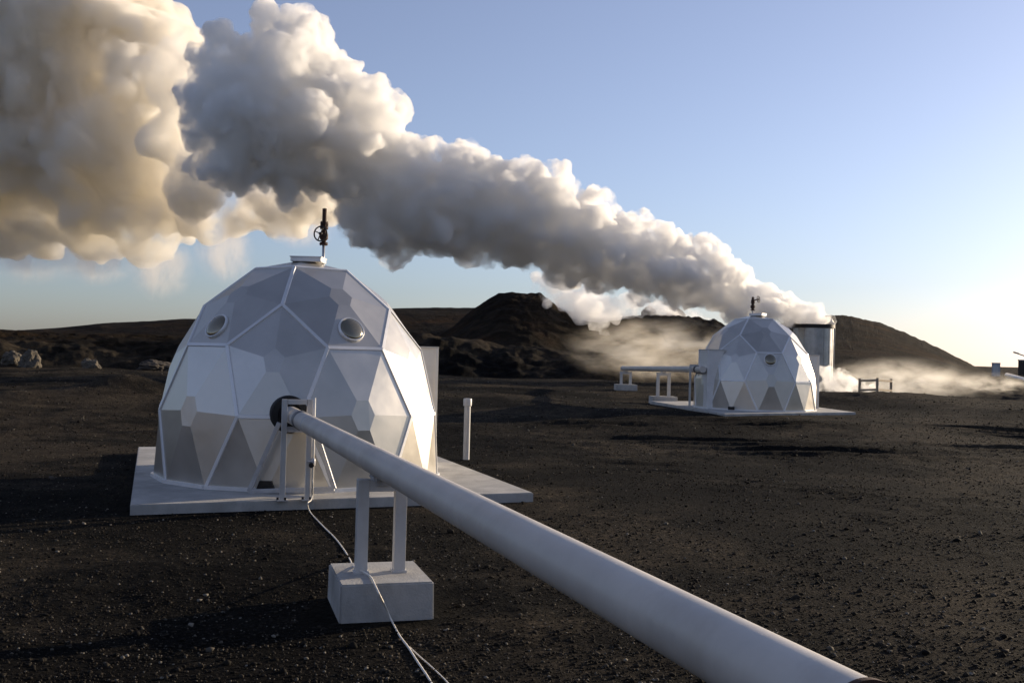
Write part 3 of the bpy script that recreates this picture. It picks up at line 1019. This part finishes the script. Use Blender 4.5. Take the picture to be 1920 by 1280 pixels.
for t, lab in ((0.055, 'white pipe support under the far end of the short pipe'), (0.60, 'white pipe support in the middle of the short pipe')):
    p = on_q(t)
    g = ground_z(p.x, p.y)
    s = pipe_support((p.x, p.y), math.atan2(dq.y, dq.x) - math.pi / 2, (0.95, 0.8), 0.42, 0.11, 0.27, p.z - g - 0.106, lab, group='supports of the short pipe')
    s.location.z = g
p = on_q(0.93)
root = empty('portal_support', (p.x, p.y, PAD2_Z), math.atan2(dq.y, dq.x) - math.pi / 2)
tag(root, 'slim white portal frame beside the porch of the distant dome', 'pipe support')
for s in (-1, 1):
    bm = bmesh.new()
    box(bm, (s * 0.16, 0, (p.z - PAD2_Z + 0.16) / 2), (0.06, 0.06, p.z - PAD2_Z + 0.16), 0.004)
    link('post', bm, M_WHITE, root)
bm = bmesh.new()
box(bm, (0, 0, p.z - PAD2_Z + 0.13), (0.26, 0.055, 0.055), 0.004)
link('crossbar', bm, M_WHITE, root)

# ------------------------------------------------------------------ steam stack
Y_ST = 66.0
s0, s1 = at(1488, 610, Y_ST), at(1563, 608, Y_ST)
st_c = (s0 + s1) / 2
st_r = (s1 - s0).length / 2
zg = ground_z(st_c.x, st_c.y)
root = empty('steam_stack', (st_c.x, st_c.y, zg - 0.3))
tag(root, 'wide stained steel stack blowing white steam behind the distant dome', 'stack')
hs = st_c.z - zg + 0.3
bm = bmesh.new()
lathe(bm, [(st_r * 0.96, 0), (st_r * 0.96, hs), (st_r * 0.90, hs), (st_r * 0.90, hs - 1.2)], (0, 0, 0), seg=72, cap=False)
lathe(bm, [(st_r * 0.90, hs - 1.21), (st_r * 0.90, hs - 1.2)], (0, 0, 0), seg=48)
link('barrel', bm, M_STACK, root)
bm = bmesh.new()
for k in range(18):
    a = 2 * math.pi * (k + 0.3) / 18
    R = Matrix.Rotation(a, 3, 'Z')
    box(bm, R @ Vector((st_r * 0.965, 0, hs * 0.48)), (0.03, 0.05, hs * 0.92), 0.0, R)
link('ribs', bm, M_STACK, root)
bm = bmesh.new()
lathe(bm, [(st_r * 0.955, hs - 0.22), (st_r * 1.03, hs - 0.20), (st_r * 1.03, hs + 0.02), (st_r * 0.89, hs + 0.02)], (0, 0, 0), seg=72, cap=False)
link('rim', bm, M_DARKIRON, root)
bm = bmesh.new()
ov = at(1560, 610, Y_ST + 0.25) - Vector((st_c.x, st_c.y, 0))
tube(bm, [Vector((ov.x, ov.y, 0)), Vector((ov.x, ov.y, hs + 0.12)), Vector((ov.x - 0.15, ov.y, hs + 0.32))], 0.20, 14)
link('lit_edge_tube', bm, M_WHITE, root, True)  # white tube added for the bright sunlit strip on the stack's right edge

# ------------------------------------------------------------------ wooden railing right of the stack
def railing():
    Yf = 51.0
    root = empty('wooden_railing', at(1645, 745, Yf))
    tag(root, 'wooden post and rail barrier in the steam right of the stack', 'railing')
    inv = Matrix.Translation(-Vector(root.location))
    P = [(1612, 711, 52.2), (1645, 710, 51.0), (1671, 712, 52.4)]
    for px, py, Y in P:
        bm = bmesh.new()
        p = at(px, py, Y)
        g = min(ground_z(p.x, p.y), p.z - 0.9)
        box(bm, (p.x, p.y, (p.z + 0.05 + g - 0.2) / 2), (0.10, 0.10, p.z + 0.05 - g + 0.2), 0.01)
        link('post', bm, M_WOOD, root, False, inv)
    for dy in (2.5, 20):
        for k in (0, 1):
            a, b = at(P[k][0], P[k][1] + dy, P[k][2]), at(P[k + 1][0], P[k + 1][1] + dy, P[k + 1][2])
            off = Vector((0, -0.085, 0))
            bm = bmesh.new()
            bar(bm, a + off, b + off, 0.05, 0.10, Vector((0, 0, 1)), 0.005)
            link('rail', bm, M_WOOD, root, False, inv)
railing()

# ------------------------------------------------------------------ far right edge: lamp, low sheds, white pipeline
root = empty('street_lamp', at(1935, 700, 120))
lp = at(1935, 700, 120); lp.z = ground_z(lp.x, lp.y); root.location = lp
tag(root, 'street lamp arm reaching in from the right edge of the photo', 'lamp')
inv = Matrix.Translation(-lp)
h_ = at(1906, 662, 120); k_ = at(1935, 672, 120)
bm = bmesh.new(); tube(bm, [lp, Vector((lp.x, lp.y, k_.z))], 0.08, 10); link('pole', bm, M_GALV, root, True, inv)
bm = bmesh.new(); tube(bm, [Vector((lp.x, lp.y, k_.z)), h_], 0.07, 8); link('arm', bm, M_GALV, root, True, inv)
bm = bmesh.new(); bar(bm, h_ + Vector((0.25, 0, -0.05)), h_ - Vector((0.35, 0, -0.12)), 0.3, 0.16, Vector((0, 0, 1)), 0.05); link('lamp_head', bm, M_GALV, root, False, inv)

def shed(px0, px1, py0, py1, Y, label, col):
    a, b = at(px0, py1, Y), at(px1, py0, Y)
    root = empty('shed', ((a.x + b.x) / 2, Y, 0))
    tag(root, label, 'shed', 'low sheds on the horizon')
    z0 = min(ground_z(a.x, Y), a.z) - 0.3
    w, h = b.x - a.x, b.z - z0
    bm = bmesh.new()
    box(bm, (0, 0, z0 + h / 2), (w, w * 0.6, h), 0.02)
    link('wall', bm, col, root)
    bm = bmesh.new()
    box(bm, (0, 0, b.z + 0.08), (w * 1.04, w * 0.64, 0.16), 0.02)
    link('roof', bm, M_GALV, root)
    bm = bmesh.new()
    box(bm, (-w * 0.25, -w * 0.3 - 0.02, z0 + 0.3 + (h - 0.3) * 0.42), (0.8, 0.05, (h - 0.3) * 0.8), 0.01)
    link('door', bm, M_WHITE, root)
shed(1914, 1950, 677, 690, 150, 'dark shed at the right edge of the photo under the lamp', M_LAVA)
shed(1861, 1874, 682, 693, 150, 'small pale shed on the horizon left of the dark shed', M_GALV)
pA, pB = at(1888, 703, 88), at(1990, 732, 60)
root = empty('pipeline', (pA.x, pA.y, 0))
tag(root, 'white pipeline on low trestles at the right edge of the photo', 'pipe')
inv = Matrix.Translation(-Vector(root.location))
bm = bmesh.new(); tube(bm, [pA, pB], 0.19, 16); link('pipe_cladding', bm, M_PIPE, root, True, inv)
for t in (0.06, 0.35, 0.65):
    p = pA.lerp(pB, t)
    bm = bmesh.new(); g = ground_z(p.x, p.y) - 0.1
    box(bm, (p.x, p.y, (g + p.z - 0.15) / 2), (0.3, 0.2, p.z - 0.15 - g), 0.01)
    link('trestle', bm, M_GALV, root, False, inv)

# ------------------------------------------------------------------ boulders
def boulder_mesh(seed, mat):
    bm = bmesh.new()
    bmesh.ops.create_icosphere(bm, subdivisions=4, radius=1.0)
    V = np.array([v.co[:] for v in bm.verts])
    d = 0.35 * noise3(V * 1.1 + seed * 7.3) + 0.18 * noise3(V * 2.6 + seed) + 0.07 * noise3(V * 6 + seed)
    d = np.round(d * 6) / 6 * 0.5 + d * 0.5
    for v, k in zip(bm.verts, d):
        v.co = v.co * (1 + k)
    me = bpy.data.meshes.new('boulder')
    bm.to_mesh(me); bm.free()
    me.materials.append(mat)
    return me
BM = [boulder_mesh(s, M_PALEROCK) for s in range(3)]
BD = [boulder_mesh(s + 5, M_LAVA) for s in range(3)]
def boulder(px, py, wpx, hpx, Y, label, mesh, group):
    p = at(px, py, Y)
    o = bpy.data.objects.new('boulder', mesh)
    COL.objects.link(o)
    k = Y / F_PX
    o.location = (p.x, p.y, p.z + hpx * k * 0.30)
    o.scale = (wpx * k / 2, wpx * k / 2, hpx * k / 2 * 1.3)
    o.rotation_euler = (0, 0, px * 0.37)
    tag(o, label, 'boulder', group)
G1, G2 = 'boulders at the foot of the left slope', 'rock outcrops on the mound'
boulder(22, 682, 34, 24, 59, 'tan boulder at the left edge of the photo below the slope', BM[0], G1)
boulder(57, 691, 42, 34, 58, 'largest tan boulder below the left slope', BM[1], G1)
boulder(170, 692, 34, 20, 58, 'small grey boulder below the left slope nearer to the dome', BM[2], G1)
boulder(292, 695, 62, 20, 58, 'low flat boulder just left of the near dome', BD[0], G1)
boulder(1216, 598, 30, 26, R_MOUND - 2, 'tallest black rock on the mound under the bright steam', BD[1], G2)
boulder(1268, 600, 34, 22, R_MOUND - 2, 'wide black rock on the mound right of the tallest one', BD[2], G2)
boulder(1148, 612, 24, 22, R_MOUND - 2, 'small brown rock on the mound left of the tallest one', BM[2], G2)
boulder(1335, 612, 24, 14, R_MOUND - 2, 'low black rock at the right end of the mound', BD[0], G2)

# ------------------------------------------------------------------ loose gravel near the viewer
def gravel(n=190000):
    rng = np.random.default_rng(11)
    bm = bmesh.new()
    bmesh.ops.create_icosphere(bm, subdivisions=1, radius=1.0)
    T = np.array([v.co[:] for v in bm.verts]); Fc = np.array([[v.index for v in f.verts] for f in bm.faces])
    bm.free()
    r = 3.4 * (62.0 / 3.4) ** (rng.random(n) ** 0.95)
    a = rng.uniform(-0.56, 0.56, n)
    x, y = r * np.sin(a), r * np.cos(a)
    clump = fbm2(x, y, 1.7, 3, 0.6, 6.0)
    ok = (clump + rng.normal(0, 0.35, n) > -0.2)
    def inpoly(x, y, P):
        c = np.zeros(len(x), bool)
        for i in range(len(P)):
            (x1, y1), (x2, y2) = P[i], P[(i + 1) % len(P)]
            t = ((y1 > y) != (y2 > y)) & (x < (x2 - x1) * (y - y1) / (y2 - y1 + 1e-12) + x1)
            c ^= t
        return c
    ok &= ~inpoly(x, y, [(-4.33, 11.76), (0.42, 13.72), (-1.95, 20.3), (-6.7, 18.6)])
    ok &= ~inpoly(x, y, [(6.2, 30.5), (11.25, 33.7), (10.5, 40.7), (5.05, 38.7)])
    ok &= ~((np.abs(x + 0.95) < 0.5) & (np.abs(y - 7.87) < 0.58))
    x, y, r = x[ok], y[ok], r[ok]
    n = len(x)
    z, _ = terrain(x, y)
    s = np.exp(rng.normal(math.log(0.0062), 0.48, n)) * (0.8 + 0.020 * r)
    s = np.clip(s, 0.003, 0.012 + 0.006 * r)
    s = np.minimum(s, 0.055)
    V = np.repeat(T[None], n, 0) * (1 + 0.28 * rng.standard_normal((n, len(T), 1)))
    V *= (s[:, None] * rng.uniform(0.7, 1.25, (n, 3)))[:, None, :]
    V[:, :, 2] *= 0.7
    th = rng.uniform(0, 6.28, n); c, sn = np.cos(th)[:, None], np.sin(th)[:, None]
    X = V[:, :, 0] * c - V[:, :, 1] * sn; Yv = V[:, :, 0] * sn + V[:, :, 1] * c
    V = np.stack([X + x[:, None], Yv + y[:, None], V[:, :, 2] + (z + s * 0.25)[:, None]], -1)
    Fa = (Fc[None] + (np.arange(n) * len(T))[:, None, None]).reshape(-1, 3)
    me = bpy.data.meshes.new('gravel')
    me.vertices.add(n * len(T)); me.vertices.foreach_set('co', V.ravel())
    me.loops.add(Fa.size); me.loops.foreach_set('vertex_index', Fa.ravel().astype(np.int32))
    me.polygons.add(len(Fa)); me.polygons.foreach_set('loop_start', (np.arange(len(Fa)) * 3).astype(np.int32))
    me.update(calc_edges=True)
    me.materials.append(M_STONE)
    o = bpy.data.objects.new('gravel', me)
    COL.objects.link(o)
    tag(o, 'loose dark gravel and small stones scattered over the ground', 'gravel', kind='stuff')
gravel()

# ------------------------------------------------------------------ steam
def ico_template(sub):
    bm = bmesh.new()
    bmesh.ops.create_icosphere(bm, subdivisions=sub, radius=1.0)
    V = np.array([v.co[:] for v in bm.verts]); Fc = np.array([[v.index for v in f.verts] for f in bm.faces])
    bm.free()
    return V, Fc
T2 = ico_template(2)

def steam_body(name, balls, voxel, mat, seed, l1=(9, 0.34, 0.55), l2=(7, 0.35, 0.55), disp=((1.2, 0.30), (0.5, 0.14)), keep_low=0.5, shift=0.8):
    """balls = (px, py, radius in px, Y): billows grow on billows, are fused into one skin and roughened"""
    rng = np.random.default_rng(seed)
    S = []
    for px, py, rp, Y in balls:
        c = np.array(at(px, py, Y)); r = rp * Y / F_PX
        S.append((c, r))
        for _ in range(l1[0]):
            d = rng.normal(size=3); d /= np.linalg.norm(d)
            if d[2] < -0.2 and rng.random() > keep_low: continue
            r1 = r * rng.uniform(l1[1], l1[2])
            c1_ = c + d * r * shift
            S.append((c1_, r1))
            for _ in range(l2[0]):
                d2 = rng.normal(size=3) + d * 0.9; d2 /= np.linalg.norm(d2)
                if d2[2] < -0.1 and rng.random() > keep_low: continue
                S.append((c1_ + d2 * r1 * 0.82, r1 * rng.uniform(l2[1], l2[2])))
    V = np.concatenate([T2[0] * r + c for c, r in S])
    Fa = np.concatenate([T2[1] + k * len(T2[0]) for k in range(len(S))])
    me = bpy.data.meshes.new(name)
    me.from_pydata(V.tolist(), [], Fa.tolist())
    def fuse(me, vx):
        tmp = bpy.data.objects.new(name, me)
        COL.objects.link(tmp)
        md = tmp.modifiers.new('remesh', 'REMESH')
        md.mode = 'VOXEL'; md.voxel_size = vx
        dg = bpy.context.evaluated_depsgraph_get()
        out = bpy.data.meshes.new_from_object(tmp.evaluated_get(dg))
        bpy.data.objects.remove(tmp)
        bpy.data.meshes.remove(me)
        return out
    me2 = fuse(me, voxel)
    n = len(me2.vertices)
    co = np.empty(n * 3); me2.vertices.foreach_get('co', co); co = co.reshape(-1, 3)
    no = np.empty(n * 3); me2.vertex_normals.foreach_get('vector', no); no = no.reshape(-1, 3)
    for wl, amp in disp:
        q = np.abs(noise3(co / wl + seed)) * 1.7 + 0.25 * noise3(co / wl * 0.6 + 31 + seed)
        co = co + no * (amp * (q - 0.35))[:, None]
        me2.vertices.foreach_set('co', co.ravel()); me2.update()
        me2.vertex_normals.foreach_get('vector', no.ravel())
        no2 = np.empty(n * 3); me2.vertex_normals.foreach_get('vector', no2); no = no2.reshape(-1, 3)
    me2 = fuse(me2, voxel)              # folds of the roughened skin become one clean skin again
    me2.name = name
    me2.materials.clear(); me2.materials.append(mat)
    o = bpy.data.objects.new(name, me2)
    COL.objects.link(o)
    print(name, 'verts', n)
    return o

def plume_balls():
    pts = [(1553, 602, 8, 66), (1500, 602, 9, 65.6), (1522, 601, 11, 65.6), (1536, 604, 13, 66), (1512, 598, 19, 65.8), (1478, 586, 26, 65.4), (1432, 568, 36, 65), (1372, 547, 48, 64.4), (1302, 516, 64, 63.6),
           (1228, 505, 64, 62.6), (1150, 472, 76, 61.6), (1075, 448, 84, 60.6), (990, 402, 97, 59.4), (900, 392, 97, 58.2), (812, 380, 98, 57),
           (752, 352, 98, 56.2), (700, 420, 62, 55.8), (648, 272, 106, 55), (548, 160, 110, 54), (500, 232, 118, 53.4), (438, 205, 88, 52.6), (430, 300, 58, 52.4),
           (520, 60, 40, 54), (400, 110, 40, 52.6), (642, 180, 62, 54.6), (690, 250, 60, 55.4)]
    return pts
M_STEAM = steam_mat('dense_steam', 3.7, 0.45, (0.997, 0.994, 0.987), 0.8)
o = steam_body('steam_plume', plume_balls(), 0.09, M_STEAM, 3, l1=(11, 0.30, 0.52), l2=(9, 0.26, 0.52), disp=((2.0, 0.65), (0.85, 0.36), (0.36, 0.17)))
tag(o, 'thick dark grey plume rising leftwards from the stack with bright upper edges', 'steam')

M_STEAM2 = steam_mat('warm_steam', 2.0, 0.4, (0.987, 0.973, 0.942), 0.28, 0.40, 0.58, step=0.05)
o = steam_body('steam_cloud', [(330, 150, 70, 70), (350, 260, 70, 70), (380, 340, 60, 70), (120, 60, 190, 80), (260, 130, 120, 78), (60, 220, 190, 81), (210, 270, 170, 80), (40, 380, 105, 81), (160, 400, 80, 80), (280, 400, 80, 79), (370, 390, 55, 78), (450, 395, 50, 77),
                                (530, 395, 52, 76), (590, 370, 50, 75), (-120, 150, 220, 82), (-100, 380, 120, 82), (300, 470, 34, 79)], 0.24, M_STEAM2, 8, keep_low=0.35, disp=((3.4, 1.1), (1.4, 0.45), (0.6, 0.18)))
tag(o, 'huge beige steam cloud filling the upper left behind the grey plume', 'steam')

M_STEAM3 = steam_mat('bright_steam', 1.5, 0.7, (1, 1, 1), 0.6, step=0.1)
o = steam_body('steam_cloud', [(1325, 606, 9, 92), (1295, 600, 14, 92), (1265, 592, 17, 91.5), (1230, 584, 20, 91), (1185, 580, 26, 90.5), (1140, 580, 30, 90), (1100, 572, 34, 89.5), (1065, 556, 32, 89), (1040, 540, 26, 88.5), (1010, 530, 18, 88.5),
                                (1100, 590, 22, 86), (1118, 608, 17, 84), (1130, 626, 9, 83), (1026, 572, 7, 86), (1155, 596, 14, 85)], 0.16, M_STEAM3, 21, disp=((1.6, 0.5), (0.6, 0.2)))
tag(o, 'bright white steam cloud hanging over the lava mound behind the distant dome', 'steam')

UNIT = None
def mist(name, px, py, wpx, hpx, Y, depth, mat, label, cat='steam', kind=None, tilt=0.0):
    global UNIT
    if UNIT is None:
        V, Fc = ico_template(4)
        UNIT = True
    V, Fc = ico_template(4)
    me = bpy.data.meshes.new(name)
    me.from_pydata(V.tolist(), [], Fc.tolist())
    me.materials.append(mat)
    o = bpy.data.objects.new(name, me)
    COL.objects.link(o)
    k = Y / F_PX
    o.location = at(px, py, Y)
    o.scale = (wpx * k / 2, depth / 2, hpx * k / 2)
    o.rotation_euler = (0, tilt, 0)
    tag(o, label, cat, None, kind)
    return o
o = steam_body('steam_jet', [(1543, 698, 12, 54.5), (1556, 706, 17, 54.3), (1574, 713, 18, 54.1), (1594, 720, 16, 54), (1612, 727, 13, 53.8), (1632, 733, 9, 53.6), (1650, 738, 5, 53.5), (1550, 725, 16, 54), (1580, 732, 12, 54), (1610, 738, 8, 53.8)], 0.07,
               steam_mat('jet_steam', 3.5, 0.6, (1, 1, 1), 1.6, 0.42, 0.66, 0.15), 33, disp=((0.9, 0.3), (0.35, 0.14)))
tag(o, 'white steam jet blowing along the ground from the foot of the stack', 'steam')
mist('mist', 1230, 655, 400, 150, 63, 12.0, mist_mat('tan_mist', 0.42, 3.2, 0.42, aniso=0.6, col=(1, 0.90, 0.74)), 'thin tan mist in front of the lava mound beside the distant dome', 'mist', 'stuff')
mist('mist', 1690, 716, 360, 110, 60, 9.0, mist_mat('low_mist', 0.30, 2.6, 0.38, (1.6, 1, 1), 0.6, (1, 0.96, 0.88)), 'thin tan mist drifting over the basin right of the railing', 'mist', 'stuff')
mist('mist', 1860, 722, 170, 60, 62, 7.0, mist_mat('low_mist_b', 0.32, 2.4, 0.42, (1.6, 1, 1), 0.6, (1, 0.96, 0.88)), 'pale wisps of mist near the right edge of the photo', 'mist', 'stuff')

M_WISP = mist_mat('falling_wisps', 0.6, 2.0, 0.38, (1.6, 1, 0.8), 0.4, (1, 0.93, 0.76))
for px, py, w, h, tilt in ((300, 500, 150, 150, 0.1), (60, 470, 260, 150, 0), (420, 470, 130, 150, -0.15), (560, 420, 170, 110, 0.1), (180, 490, 160, 110, 0)):
    o = mist('steam_wisp', px, py, w, h, 77, 6.0, M_WISP, 'ragged wisps of falling steam under the beige cloud at the left', 'steam', 'stuff', tilt)
    o['group'] = 'falling steam wisps'
